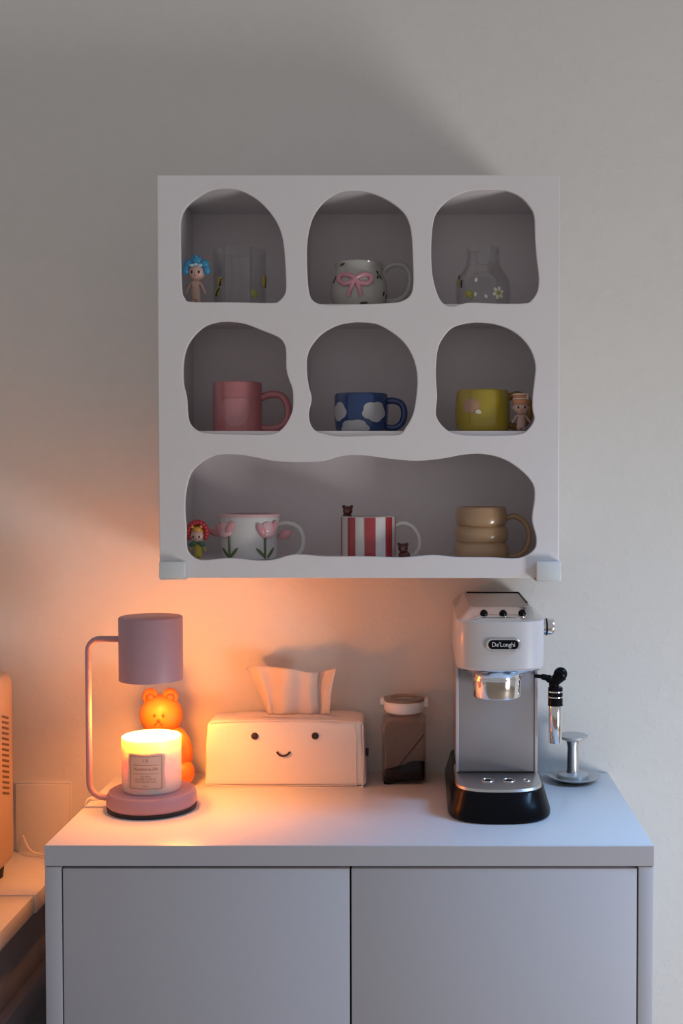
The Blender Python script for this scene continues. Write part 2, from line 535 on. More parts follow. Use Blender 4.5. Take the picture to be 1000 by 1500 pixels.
# --- bow mug
M['milk'] = mat('milky_glass', (0.56, 0.56, 0.52), 0.12, Transmission_Weight=0.25, IOR=1.4, **CER)
M['bow'] = mat('bow_pink', (0.58, 0.26, 0.32), 0.3, **CER)
o, c, H, Rf = cup('bow_mug', 'round milky glass mug with a raised pink bow', 526, 1.80, F1, 381,
                  [(30, 0), (36, .08), (41, .3), (40, .6), (35, .8), (34, .92), (35.5, 1)], M['milk'], .0035,
                  [(562, 397), (572, 389), (588, 388), (599, 399), (600, 418), (592, 434), (578, 441), (562, 440)], hr=.0042)
def bowloop(px, py, sx):
    pts = []
    for k in range(13):
        a = 2 * PI * k / 12
        x = px + sx * (13 - 13 * math.cos(a)) * .93; y = py - 9 * math.sin(a) * (0.55 + .45 * (1 - math.cos(a)) / 2) - 0.5 * (1 - math.cos(a))
        u, v = uv(x, y, c, 1.80, Rf, F1); r = Rf(v) + .0012
        pts.append(c + Vector((r * math.sin(u / r), -r * math.cos(u / r), v)))
    return pts
b_ = NB()
for sx in (-1, 1): tube(b_, bowloop(520, 409, sx), .0040, 12)
bow = obj('bow', b_, M['bow'], o)
for pts in ([(519, 411), (514, 422), (510, 434)], [(522, 411), (526, 421), (529, 433)]):
    q = []
    for x, y in pts:
        u, v = uv(x, y, c, 1.80, Rf, F1); r = Rf(v) + .001
        q.append(c + Vector((r * math.sin(u / r), -r * math.cos(u / r), v)))
    obj('ribbon_tail', tube(NB(), catmull(q, 4), .0036, 10), M['bow'], bow)
u, v = uv(520, 409, c, 1.80, Rf, F1)
obj('knot', patch(NB(), c, Rf, wing(.0045, .0055, 0), u, v, .004, bulge=.002), M['bow'], bow)
for x, y, an, ln in ((553, 398, 1.9, 3), (557, 405, 2.1, 4), (489, 409, 1.1, 6), (561, 430, 1.2, 4), (565, 434, 1.0, 4), (533, 443, .1, 6), (553, 405, 1.3, 3), (500, 386, .25, 5)):
    u, v = uv(x, y, c, 1.80, Rf, F1)
    obj('painted_mark', patch(NB(), c, Rf, wing(ln * s, 1.4 * s, an), u, v, .0012), M['dk'], o)

# --- daisy glass
o, c, H, Rf = cup('glass_cup', 'clear glass cup with a white daisy and narrow neck', 707, 1.80, F1, 360,
                  [(36, 0), (39, .05), (40, .35), (38, .5), (28, .68), (24, .8), (24, 1)], M['thinglass'], .0025, cat='glass')
M['petal'] = mat('daisy_petal', (0.72, 0.72, 0.60), 0.4)
M['dcent'] = mat('daisy_centre', (0.42, 0.36, 0.05), 0.4)
def flower(px, py, pr, R1, n, mp, mc, nm='daisy'):
    u, v = uv(px, py, c, 1.80, Rf, F1)
    f = obj(nm, patch(NB(), c, Rf, wing(pr * .6 * s, pr * .6 * s, 0), u, v, .0030, bulge=.001), mc, o)
    for k in range(n):
        a = 2 * PI * k / n + .3
        obj('petal', patch(NB(), c, Rf, wing(pr * .75 * s, pr * .55 * s, a), u + R1 * s * math.cos(a), v + R1 * s * math.sin(a), .0018, bulge=.0006), mp, f)
flower(729, 429, 4.5, 6, 6, M['petal'], M['dcent'])
flower(687, 431, 4.5, 3.2, 5, M['yg'], M['yell'], 'yellow_flower')
for x, y, a_, b_, an, m_ in ((671, 405, 5, 1.5, 2.2, 'dk'), (676, 416, 6, 1.4, 1.5, 'dk'), (672, 414, 4, 3, 1.2, 'yg'), (697, 410, 2, 3, 0, 'petal'), (696, 431, 2, 3, 0, 'petal'), (711, 434, 2, 3, .4, 'petal')):
    u, v = uv(x, y, c, 1.80, Rf, F1)
    obj('painted_leaf', patch(NB(), c, Rf, wing(a_ * s, b_ * s, an), u, v, .0014), M[m_], o)

# --- row 2
M['pink'] = mat('pink_glaze', (0.48, 0.165, 0.18), 0.28, **CER)
M['pink2'] = mat('pink_glaze_light', (0.50, 0.205, 0.22), 0.28, **CER)
o, c, H, Rf = cup('pink_mug', 'plain pink ceramic mug with an embossed round emblem', 348, 1.80, F2, 559,
                  [(33, 0), (35.5, .03), (35.5, .5), (35.5, 1)], M['pink'], .004,
                  [(382, 583), (395, 578), (412, 580), (421, 594), (421, 612), (411, 625), (396, 628), (382, 627)], hr=.0058)
u, v = uv(346, 602, c, 1.80, Rf, F2)
hb = [(0, -.024), (.011, -.020), (.020, -.008), (.023, .006), (.018, .017), (.008, .020), (0, .019), (-.008, .020), (-.018, .017), (-.023, .006), (-.020, -.008), (-.011, -.020)]
obj('emblem', patch(NB(), c, Rf, hb, u, v, .0016, bulge=.0012), M['pink2'], o)

M['blue'] = mat('cobalt_glaze', (0.008, 0.038, 0.15), 0.2, **CER)
M['cloud'] = mat('cloud_white_glaze', (0.42, 0.42, 0.44), 0.3)
o, c, H, Rf = cup('cloud_mug', 'deep blue ceramic mug painted with white clouds', 529, 1.80, F2, 576,
                  [(33, 0), (36.5, .05), (38.5, .3), (39.5, .65), (39, 1)], M['blue'], .0045,
                  [(566, 588), (576, 587), (588, 592), (592, 606), (588, 620), (577, 627), (565, 626)], hr=.0052)
def cloud(px, py, a, b, lob):
    u, v = uv(px, py, c, 1.80, Rf, F2)
    n = 40; out = []
    for i in range(n):
        t_ = 2 * PI * i / n
        k = .90 + .17 * abs(math.cos(lob * t_ / 2 + .5))
        out.append((a * s * k * math.cos(t_), b * s * k * math.sin(t_)))
    obj('painted_cloud', patch(NB(), c, Rf, out, u, v, .0012), M['cloud'], o)
cloud(549, 603, 19, 14, 5); cloud(519, 626, 21, 11, 5); cloud(496, 603, 14, 13, 4)

M['yellow'] = mat('mustard_glaze', (0.38, 0.29, 0.02), 0.2, **CER)
M['amber'] = mat('amber_glaze', (0.30, 0.16, 0.03), 0.2, **CER)
M['cat'] = mat('dusty_pink_glaze', (0.45, 0.25, 0.16), 0.3, **CER)
o, c, H, Rf = cup('yellow_mug', 'squat mustard yellow mug with a dusty pink patch', 707, 1.80, F2, 571,
                  [(33, 0), (38, .08), (40, .35), (40, .7), (38.5, .93), (37.5, 1)], M['yellow'], .0045,
                  [(744, 583), (756, 578), (770, 583), (776, 598), (772, 616), (758, 625), (744, 622)], hm=M['amber'], hr=.0055)
u, v = uv(691, 594, c, 1.80, Rf, F2)
obj('painted_patch', patch(NB(), c, Rf, [(-.013, -.008), (-.014, .004), (-.006, .011), (.004, .010), (.011, .003), (.010, -.006), (0, -.011)], u, v, .0012, bulge=.001), M['cat'], o)
u, v = uv(700, 603, c, 1.80, Rf, F2)
obj('painted_patch', patch(NB(), c, Rf, [(-.004, -.002), (-.002, .003), (.003, .002), (.004, -.003)], u, v, .0022), M['petal'], o)

# --- row 3
M['porc'] = mat('white_porcelain', (0.60, 0.58, 0.58), 0.22, **CER)
M['rimp'] = mat('pink_rim_glaze', (0.62, 0.40, 0.42), 0.3)
M['tulip'] = mat('tulip_pink', (0.60, 0.28, 0.31), 0.3)
M['tuliplight'] = mat('tulip_pale_pink', (0.66, 0.42, 0.44), 0.3)
M['stem'] = mat('stem_green', (0.09, 0.14, 0.05), 0.4)
o, c, H, Rf = cup('tulip_mug', 'white porcelain mug with raised pink tulips and green stems', 364, 1.80, F3, 754,
                  [(37, 0), (41, .06), (43.5, .5), (44.5, 1)], M['porc'], .004,
                  [(406, 769), (420, 766), (436, 772), (444, 786), (443, 802), (436, 812), (424, 818)], hr=.0040)
obj('rim_band', lathe(NB(), c, [(Rf(H) + .0006, H - .003), (Rf(H) + .0006, H + .001), (Rf(H) - .002, H + .0024), (Rf(H) - .0048, H + .001)], 56), M['rimp'], o)
for px, sg in ((330, -1), (391, 1)):
    u, v = uv(px, 776, c, 1.80, Rf, F3)
    fl = obj('tulip', patch(NB(), c, Rf, wing(.013, .012, 0), u, v, .003, bulge=.004), M['tuliplight'], o)
    for du, dv, an, mm in ((-.011, -.001, 2.0, 'tulip'), (.000, -.006, 0.1, 'tuliplight'), (.010, .003, 1.0, 'tulip')):
        obj('petal', patch(NB(), c, Rf, wing(.012, .0055, an), u + du, v + dv, .0045, bulge=.003), M[mm], fl)
    x0 = px + (6 if sg < 0 else -3)
    q = []
    for y in (786, 796, 806, 818):
        uu, vv = uv(x0, y, c, 1.80, Rf, F3); r = Rf(vv) + .0006
        q.append(c + Vector((r * math.sin(uu / r), -r * math.cos(uu / r), vv)))
    st = obj('stem', tube(NB(), q, .0018, 8), M['stem'], o)
    for k, an in ((7, .85), (-6, 2.35)):
        uu, vv = uv(x0 + k, 810, c, 1.80, Rf, F3)
        obj('leaf', patch(NB(), c, Rf, wing(.010, .0022, an), uu, vv, .0016), M['stem'], st)
# side petals standing proud of the body at both sides
for px, py, an in ((316, 779, .25), (417, 783, -.5)):
    p = at(px, py, 1.80 - .012)
    obj('tulip_petal', ell(NB(), p, (.011, .006, .0075), rot=Matrix.Rotation(an, 3, 'Y')), M['tulip'], o)

M['redstripe'] = mat('red_stripe', (0.36, 0.035, 0.045), 0.25, **CER)
M['whitestripe'] = mat('cream_stripe', (0.62, 0.58, 0.56), 0.25, **CER)
M['bearbrown'] = mat('dark_brown_glaze', (0.10, 0.022, 0.018), 0.4)
o, c, H, Rf = cup('striped_mug', 'straight mug with red and cream stripes and tiny brown bears', 539, 1.80, F3, 757,
                  [(38, 0), (39.5, .03), (39.5, .5), (39.5, 1)], M['whitestripe'], .004,
                  [(577, 770), (590, 766), (604, 772), (613, 786), (613, 802), (604, 814), (590, 818)], hr=.0038)
def stripe(a0, a1):
    r0 = Rf(H / 2); n = 8; bm_ = NB()
    rows = []
    for rr in (r0 - .0005, r0 + .0009):
        for z in (.003, H):
            rows.append([c + Vector((rr * math.sin(a0 + (a1 - a0) * k / n), -rr * math.cos(a0 + (a1 - a0) * k / n), z)) for k in range(n + 1)])
    ring = [rows[0], rows[1], rows[3], rows[2]]
    loft(bm_, [[r_[k] for r_ in ring] for k in range(n + 1)])
    return bm_
def ang(px):
    return math.asin(max(-1, min(1, (px - 539) / 39.7)))
for a_, b_ in ((-100, 501.5), (511, 522), (535.5, 551), (565.5, 574)):
    a0 = ang(a_) if a_ > 0 else -1.9
    obj('red_stripe', stripe(a0, ang(b_)), M['redstripe'], o)
for k in range(4):
    a0 = 1.45 + k * .55
    obj('red_stripe', stripe(a0, a0 + .28), M['redstripe'], o)
for px, py, dd in ((509, 748, 1.79), (590, 803, 1.775)):
    p = at(px, py, dd)
    if py > 780: p.z = max(p.z, F3 + .012)
    hb_ = NB(); ell(hb_, p, .0075); ell(hb_, p + Vector((-.006, 0, .006)), .0028); ell(hb_, p + Vector((.006, 0, .006)), .0028)
    fig = obj('tiny_bear', hb_, M['bearbrown'], o)
    b_ = NB(); ell(b_, p + Vector((.002 if py > 780 else -.001, .002, -.0115 if py > 780 else -.010)), (.0075, .006, .0075) if py < 780 else (.009, .007, .008))
    obj('bear_body', b_, M['bearbrown'], fig)
    obj('snout', ell(NB(), p + Vector((0, -.0065, -.001)), .003), mat('snout_tan', (.22, .10, .06), .5), fig)

M['beige'] = mat('beige_glaze', (0.43, 0.27, 0.15), 0.3, **CER)
o, c, H, Rf = cup('ribbed_mug', 'beige mug shaped as stacked fat rings', 705, 1.80, F3, 744,
                  [(33, 0), (38, .04), (41, .16), (38, .29), (35.5, .33), (38, .37), (40, .49), (38, .61), (34.5, .65), (36.5, .69), (38, .80), (37, .93), (36, 1)], M['beige'], .005,
                  [(741, 759), (754, 756), (768, 765), (775, 780), (772, 800), (760, 813), (744, 815)], hr=.0045)


# ------------------------------------------------------------------ little dolls
M['skin'] = mat('doll_skin', (0.62, 0.40, 0.33), 0.45, Subsurface_Weight=0.1)
M['skin2'] = mat('doll_skin_shade', (0.46, 0.30, 0.26), 0.45)
M['eye'] = mat('doll_eye', (0.02, 0.015, 0.015), 0.2)
M['lip'] = mat('doll_lip', (0.5, 0.16, 0.15), 0.5)


def doll(label, px, d, floor, yhead, rh, mbody, group='baby dolls in the display box'):
    """rh: head radius in px; floor z of the shelf"""
    s = S(d)
    c = at(px, 600, d); c.z = floor
    h = at(px, yhead, d)
    o = thing('doll_figurine', label, 'doll', c, group)
    r = rh * s
    neck = h.z - r * .85
    hb = neck - floor                       # body height
    me = bpy.data.meshes.new('body')
    P = [(0, 0, hb * .45), (0, 0, hb * .70), (0, 0, hb * .90), (0, 0, hb * 1.02),
         (r * .35, 0, hb * .26), (r * .36, -.001, hb * .04), (-r * .35, 0, hb * .26), (-r * .36, -.001, hb * .04),
         (r * .62, 0, hb * .84), (r * .98, -.001, hb * .62), (r * 1.22, -.002, hb * .46),
         (-r * .62, 0, hb * .84), (-r * .98, -.001, hb * .62), (-r * 1.22, -.002, hb * .46), (0, 0, hb * .30)]
    E = [(0, 1), (1, 2), (2, 3), (14, 4), (4, 5), (14, 6), (6, 7), (2, 8), (8, 9), (9, 10), (2, 11), (11, 12), (12, 13), (0, 14)]
    RR = [.62, .58, .42, .30, .36, .32, .36, .32, .20, .17, .13, .20, .17, .13, .56]
    me.from_pydata(P, E, [])
    ob = bpy.data.objects.new('body', me); COL.objects.link(ob)
    ob.parent = o; ORG[ob.name] = c
    me.materials.append(mbody)
    md = ob.modifiers.new('skin', 'SKIN'); md.use_smooth_shade = True
    sk = me.skin_vertices[0].data
    for i, q in enumerate(RR): sk[i].radius = (q * r, q * r * .9)
    sk[0].use_root = True
    ss = ob.modifiers.new('sub', 'SUBSURF'); ss.levels = 2; ss.render_levels = 2
    hd = obj('head', ell(NB(), h, (r * 1.04, r * .95, r), 28, 18), M['skin'], o)
    for sx in (-1, 1):
        obj('eye', ell(NB(), h + Vector((sx * r * .42, -r * .86, -r * .10)), (r * .13, r * .08, r * .20), 12, 8), M['eye'], hd)
        obj('ear', ell(NB(), h + Vector((sx * r * 1.02, 0, -r * .12)), (r * .15, r * .1, r * .2), 12, 8), M['skin'], hd)
    obj('nose', ell(NB(), h + Vector((0, -r * .96, -r * .28)), r * .08, 10, 6), M['skin'], hd)
    obj('mouth', ell(NB(), h + Vector((0, -r * .86, -r * .50)), (r * .14, r * .06, r * .05), 10, 6), M['lip'], hd)
    return o, hd, h, r, c


M['blueh'] = mat('hat_blue', (0.05, 0.28, 0.50), 0.35)
M['bluel'] = mat('hat_pale_blue', (0.45, 0.62, 0.74), 0.35)
M['blued'] = mat('hat_dark_blue', (0.03, 0.10, 0.22), 0.4)
o, hd, h, r, c = doll('baby doll wearing a blue flower hat', 288, 1.765, F1, 399, 12, M['skin'])
hat = obj('hat', ell(NB(), h + Vector((0, r * .25, r * .42)), (r * 1.15, r * 1.0, r * .95)), M['blued'], o)
for k, (dx, dz, a, b_, m_) in enumerate(((0, 1.35, .75, .62, 'blueh'), (-.95, .95, .62, .55, 'blueh'), (.95, .95, .62, .55, 'blueh'), (-1.25, .25, .50, .62, 'blueh'), (1.25, .25, .50, .62, 'blueh'), (0, 1.85, .30, .28, 'blueh'))):
    obj('hat_petal', ell(NB(), h + Vector((dx * r, -r * .25, dz * r)), (a * r, .45 * r, b_ * r)), M[m_], hat)
for dx in (-.5, .0, .5):
    obj('hat_trim', ell(NB(), h + Vector((dx * r, -r * .62, r * (.86 - .2 * abs(dx)))), (.32 * r, .22 * r, .2 * r)), M['bluel'], hat)

M['orh'] = mat('hat_orange', (0.62, 0.25, 0.13), 0.4)
M['crh'] = mat('hat_cream', (0.72, 0.56, 0.46), 0.4)
o, hd, h, r, c = doll('baby doll in striped orange hat beside the yellow mug', 763, 1.752, F2, 596, 11, M['skin2'])
hat = obj('hat', lathe(NB(), h + Vector((0, 0, r * .35)), [(r * 1.06, 0), (r * 1.12, .3 * r), (r * 1.10, .55 * r)], 28), M['orh'], o)
for k, mm in enumerate(('crh', 'orh', 'crh')):
    z0 = (.55 + k * .28) * r
    obj('hat_band', lathe(NB(), h + Vector((0, 0, r * .35)), [(r * 1.02, z0), (r * 1.14, z0 + .06 * r), (r * 1.14, z0 + .22 * r), (r * 1.02, z0 + .28 * r)] + ([(0, z0 + .30 * r)] if k == 2 else []), 28), M[mm], hat)
obj('hat_knot', ell(NB(), h + Vector((r * .75, -r * .75, r * 1.25)), (.22 * r, .2 * r, .42 * r), 12, 8), M['crh'], hat)

M['redh'] = mat('mane_red', (0.42, 0.03, 0.04), 0.4)
M['yelh'] = mat('lion_yellow', (0.62, 0.30, 0.06), 0.4)
M['yelb'] = mat('outfit_yellow', (0.50, 0.42, 0.05), 0.5)
M['grnb'] = mat('collar_green', (0.04, 0.16, 0.11), 0.5)
o, hd, h, r, c = doll('baby doll with a red lion mane hood and yellow outfit', 289, 1.765, F3, 785, 10, M['yelb'])
hat = obj('lion_hood', ell(NB(), h + Vector((0, r * .35, r * .45)), (r * 1.15, r * 1.0, r * 1.15)), M['yelh'], o)
for k in range(13):
    a = -.5 + (PI + 1.0) * k / 12
    obj('mane_tuft', ell(NB(), h + Vector((1.35 * r * math.cos(a), -r * .05, r * .55 + 1.45 * r * math.sin(a))), (.45 * r, .5 * r, .45 * r), 12, 8), M['redh'], hat)
for sx in (-1, 1):
    obj('lion_ear', ell(NB(), h + Vector((sx * .62 * r, -r * .55, 1.35 * r)), (.24 * r, .15 * r, .24 * r), 12, 8), M['yelh'], hat)
    obj('collar', ell(NB(), h + Vector((sx * .65 * r, -r * .45, -1.15 * r)), (.62 * r, .3 * r, .30 * r), 14, 8, rot=Matrix.Rotation(sx * .4, 3, 'Y')), M['grnb'], o)
obj('lion_face', ell(NB(), h + Vector((0, -r * .50, r * .95)), (.6 * r, .3 * r, .42 * r), 14, 8), M['yelh'], hat)

# ------------------------------------------------------------------ candle warmer lamp
LD = 1.786
ls = S(LD)
lc = at(222, 1100, LD); lx, ly = lc.x, lc.y
lamp = thing('candle_warmer_lamp', 'pale pink candle warmer lamp with cylinder shade and round base', 'lamp', (lx, ly, TOPZ))
zpt = CAM.z - .4835
br = .0690
obj('rubber_foot', lathe(NB(), (lx, ly, TOPZ), [(0, 0), (br * .985, 0), (br * .99, .006), (0, .006)], 64), M['rubber'], lamp)
obj('base', lathe(NB(), (lx, ly, TOPZ + .006), [(0, 0), (br * .965, 0), (br * .995, .003), (br, .007), (br * .985, .017), (br * .95, zpt - TOPZ - .0075), (br * .90, zpt - TOPZ - .006), (0, zpt - TOPZ - .006)], 72), M['pinkmetal'], lamp)
zst = at(222, 903, LD).z; zsb = at(222, 1002.5, LD - .046).z
sr = 46.3 * ls
shade_prof = [(0, zst), (sr - .0015, zst), (sr, zst - .0015), (sr, zsb), (sr - .0012, zsb), (sr - .0012, zst - .003), (0, zst - .003)]
M['shade_in'] = mat('shade_inside_white', (0.80, 0.66, 0.60), 0.4)
obj('shade', lathe(NB(), (lx, ly, 0), shade_prof, 72), M['pinkmetal'], lamp, angle=50)
obj('shade_liner', lathe(NB(), (lx, ly, 0), [(0, zst - .005), (sr - .0018, zst - .005), (sr - .0018, zsb + .001)], 64), M['shade_in'], lamp)
za = at(150, 936, LD).z; xa = at(130, 1050, LD).x
rb = .018
arm = [(lx - sr + .002, ly, za)] + [(xa + .028 , ly, za)] + [(xa + rb - rb * math.sin(t_), ly, za - rb + rb * math.cos(t_)) for t_ in [PI / 2 * k / 6 for k in range(7)]]
zb = TOPZ + .0155
rb2 = .024
arm += [(xa, ly, (za + zb) / 2)] + [(xa + rb2 - rb2 * math.cos(t_), ly, zb + rb2 - rb2 * math.sin(t_)) for t_ in [PI / 2 * k / 6 for k in range(7)]]
arm += [(lx - br + .004, ly, zb)]
obj('arm', tube(NB(), arm, .0047, 16), M['pinkmetal'], lamp)
# socket and bulb inside the shade
obj('socket', lathe(NB(), (lx, ly, 0), [(0, zst - .004), (.014, zst - .004), (.016, zst - .030), (0, zst - .030)], 24), M['white'], lamp)
bmat = bpy.data.materials.new('bulb_glow'); bmat.use_nodes = True
nt = bmat.node_tree; nt.nodes.remove(nt.nodes['Principled BSDF'])
e = nt.nodes.new('ShaderNodeEmission'); e.inputs[0].default_value = (1.0, .62, .30, 1); e.inputs[1].default_value = 12
nt.links.new(e.outputs[0], nt.nodes['Material Output'].inputs[0])
obj('bulb', lathe(NB(), (lx, ly, 0), [(.011, zst - .030), (.018, zst - .038), (.023, zst - .050), (.022, zst - .058), (.012, zst - .062), (0, zst - .063)], 24), bmat, lamp)
bl = bpy.data.lights.new('lamp_bulb_light', 'AREA'); bl.shape = 'DISK'; bl.size = .05; bl.energy = LAMP_POWER; bl.color = (1.0, 0.29, 0.04)
blo = bpy.data.objects.new('lamp_bulb_light', bl); blo.location = (lx, ly, zst - .066); COL.objects.link(blo)

hl_ = bpy.data.lights.new('halogen_beam', 'AREA'); hl_.shape = 'DISK'; hl_.size = .03; hl_.energy = .95; hl_.color = (1.0, .58, .28); hl_.spread = math.radians(34)
hlo = bpy.data.objects.new('halogen_beam', hl_); hlo.location = (lx, ly, zst - .067); COL.objects.link(hlo)

# candle in its jar
cr = 43.0 * ls
zct = at(221, 1077, LD).z
ch = zct - zpt
cand = thing('candle', 'glowing white jar candle with paper label on the lamp base', 'candle', (lx - .001, ly, zpt))
M['jarm'] = mat('frosted_jar_wax', (.92, .74, .62), .35, Subsurface_Weight=1.0, Subsurface_Scale=1.0)
M['jarm'].node_tree.nodes['Principled BSDF'].inputs['Subsurface Radius'].default_value = (.050, .020, .007)
M['jarm'].node_tree.nodes['Principled BSDF'].subsurface_method = 'RANDOM_WALK'
waxh = ch - .014
jarp = [(0, .0002), (cr * .95, .0002), (cr, .004), (cr, ch - .0008), (cr - .0008, ch), (cr - .0022, ch), (cr - .0027, ch - .0008), (cr - .0040, ch - .003), (cr - .0065, ch - .006), (cr - .011, waxh + .0035), (cr - .018, waxh + .0008), (cr * .5, waxh), (0, waxh)]
obj('jar', lathe(NB(), (lx, ly, zpt), jarp, 72), M['jarm'], cand)
M['wax'] = mat('melted_wax', (0.95, 0.86, 0.70), 0.25)
obj('wax_pool', lathe(NB(), (lx, ly, zpt), [(0, waxh - .001), (cr * .55, waxh - .001), (cr * .55, waxh + .0006), (0, waxh + .0006)], 48), M['wax'], cand)
fl_ = obj('added_flame', lathe(NB(), (lx, ly, zpt + waxh + .006), [(0, 0), (.0022, .002), (.0030, .005), (.0020, .010), (0, .016)], 16), bmat, cand)  # added flame; the warmed candle itself is not burning
pl = bpy.data.lights.new('glow_fill', 'POINT'); pl.energy = GLOW_FILL_POWER; pl.color = WARM; pl.shadow_soft_size = .028  # added fill light for the warm glow around the candle
plo = bpy.data.objects.new('glow_fill', pl); plo.location = (lx, ly - .0001, zpt + waxh + .019); COL.objects.link(plo)
po = bpy.data.lights.new('wax_bounce_fill', 'AREA'); po.shape = 'DISK'; po.size = .072; po.energy = WAX_FILL_POWER; po.color = WARM  # added upward fill, stands in for bulb light bouncing off the wax
poo = bpy.data.objects.new('wax_bounce_fill', po); poo.location = (lx, ly, zpt + waxh + .0015); poo.rotation_euler = (PI, 0, 0); COL.objects.link(poo)
obj('wick', tube(NB(), [(lx, ly, zpt + waxh - .002), (lx + .001, ly, zpt + waxh + .006)], .0008, 8), M['dk'], cand)
Rc = lambda v: cr
M['labelp'] = mat('candle_label_paper', (0.80, 0.62, 0.55), 0.6)
nt = M['labelp'].node_tree
tb_ = nt.nodes.new('ShaderNodeBsdfTranslucent'); tb_.inputs[0].default_value = (.95, .85, .8, 1)
mx_ = nt.nodes.new('ShaderNodeMixShader'); mx_.inputs[0].default_value = .6
nt.links.new(nt.nodes['Principled BSDF'].outputs[0], mx_.inputs[1]); nt.links.new(tb_.outputs[0], mx_.inputs[2])
nt.links.new(mx_.outputs[0], nt.nodes['Material Output'].inputs[0])
lb = obj('paper_label', patch(NB(), (lx, ly, zpt), Rc, [(-.0285, -.026), (0, -.026), (.0285, -.026), (.0285, 0), (.0285, .026), (0, .026), (-.0285, .026), (-.0285, 0)], .001, .037, .0006, 6, off=-.0002), M['labelp'], cand)
M['ink2'] = mat('label_ink', (0.36, 0.17, 0.13), 0.6)
def ctext(s_, size, v0, sx=1.0):
    t = text_bm(s_, size, sx)
    rr = cr + .0007
    for v in t.verts:
        a = (v.co.x + .001) / rr; z = v.co.y + v0
        v.co = Vector((lx + rr * math.sin(a), ly - rr * math.cos(a), zpt + z))
    obj('label_text', t, M['ink2'], lb, smooth=False)
ctext('1 0', .0065, .0545)
ctext('Hawthorne Silk', .0062, .0415, .98)
ctext('THE FRESH', .0032, .0300)
ctext('IN THREE NOTES OF', .0034, .0262)
ctext('SOFT SCENTED WAX', .0034, .0222)
ctext('8.8 OZ', .0030, .0155)
def cline(v0, w_, th_=.0002, u0=.001):
    b2 = NB(); rr = cr + .0007; n = 14
    secs = []
    for k in range(n + 1):
        a = (u0 + (-w_ / 2 + w_ * k / n)) / rr
        secs.append([(lx + (rr + q) * math.sin(a), ly - (rr + q) * math.cos(a), zpt + v0 + z) for q, z in ((0, -th_), (.0003, -th_), (.0003, th_), (0, th_))])
    return loft(b2, secs)
for v0, w_ in ((.0605, .050), (.0475, .040), (.0345, .040), (.0115, .050)):
    obj('label_rule', cline(v0, w_), M['ink2'], lb, smooth=False)
for sx in (-1, 1):
    obj('label_rule', cline(.036, .0006, .0245, .001 + sx * .025), M['ink2'], lb, smooth=False)

# lamp cord
M['cord'] = mat('cord_white', (0.75, 0.66, 0.58), 0.45)
cz_ = TOPZ + .0022
q = catmull([(lx + .004, ly + br * .97, TOPZ + .010), (lx - .015, ly + br + .018, cz_), (lx - .055, ly + .070, cz_), (L + .02, ly + .045, cz_), (L - .004, ly + .035, cz_ - .0005), (L - .010, ly + .035, TOPZ - .03), (L - .016, ly + .06, tz + .03),
             (at(60, 1237, 1.93).x, -.045, tz + .006), (at(40, 1234, 1.95).x, -.035, tz + .012), (at(25, 1227, 1.96).x, -.012, tz + .030)], 8)
tag(obj('power_cord', tube(NB(), q, .0019, 8), M['cord']), 'thin white power cord running from the lamp down to the left table', 'cord')

# ------------------------------------------------------------------ orange bear ornament
M['bear'] = mat('bear_orange_vinyl', (0.72, 0.20, 0.025), 0.45, Subsurface_Weight=0.15)
M['beard'] = mat('bear_brown_print', (0.25, 0.08, 0.02), 0.5)
BD = 1.925; bs = S(BD)
bc = at(243, 1100, BD)
bear = thing('bear_ornament', 'orange sitting bear ornament behind the glowing candle', 'ornament', (bc.x, bc.y, TOPZ))
def BP(px, py, dy=0): return at(px, py, BD + dy)
bb = NB(); ell(bb, BP(246, 1104), (36 * bs, .036, 45 * bs), 32, 20)
body = obj('body', bb, M['bear'], bear)
hd = obj('head', ell(NB(), BP(236, 1047), (31.5 * bs, .032, 30 * bs), 32, 20), M['bear'], bear)
for px in (220, 249):
    er = obj('ear', ell(NB(), BP(px, 1020), (12 * bs, .010, 12.5 * bs), 20, 12), M['bear'], hd)
    obj('inner_ear', ell(NB(), BP(px, 1022, -.008), (7 * bs, .005, 7 * bs), 16, 10), M['beard'], er)
for px in (226, 238.5):
    obj('eye', ell(NB(), BP(px, 1048, -.0322), (2.3 * bs, .002, 2.3 * bs), 10, 8), M['beard'], hd)
obj('nose', ell(NB(), BP(232, 1055, -.0325), (3.0 * bs, .002, 2.4 * bs), 10, 8), M['beard'], hd)
obj('mouth', tube(NB(), [BP(225.5, 1062, -.0305), BP(229, 1059.5, -.0318), BP(232, 1057, -.0325), BP(235, 1059.5, -.0318), BP(238.5, 1062, -.0305)], .0009, 6), M['beard'], hd)
for px, sg in ((218, -1), (270, 1)):
    obj('arm', ell(NB(), BP(px, 1095, -.008), (11 * bs, .013, 24 * bs), 20, 12, rot=Matrix.Rotation(-.18 * sg, 3, 'Y')), M['bear'], bear)
for px in (212, 268):
    p = BP(px, 1130, -.012); p.z = TOPZ + 19 * bs
    obj('foot', ell(NB(), p, (17 * bs, .022, 19 * bs), 24, 14), M['bear'], bear)

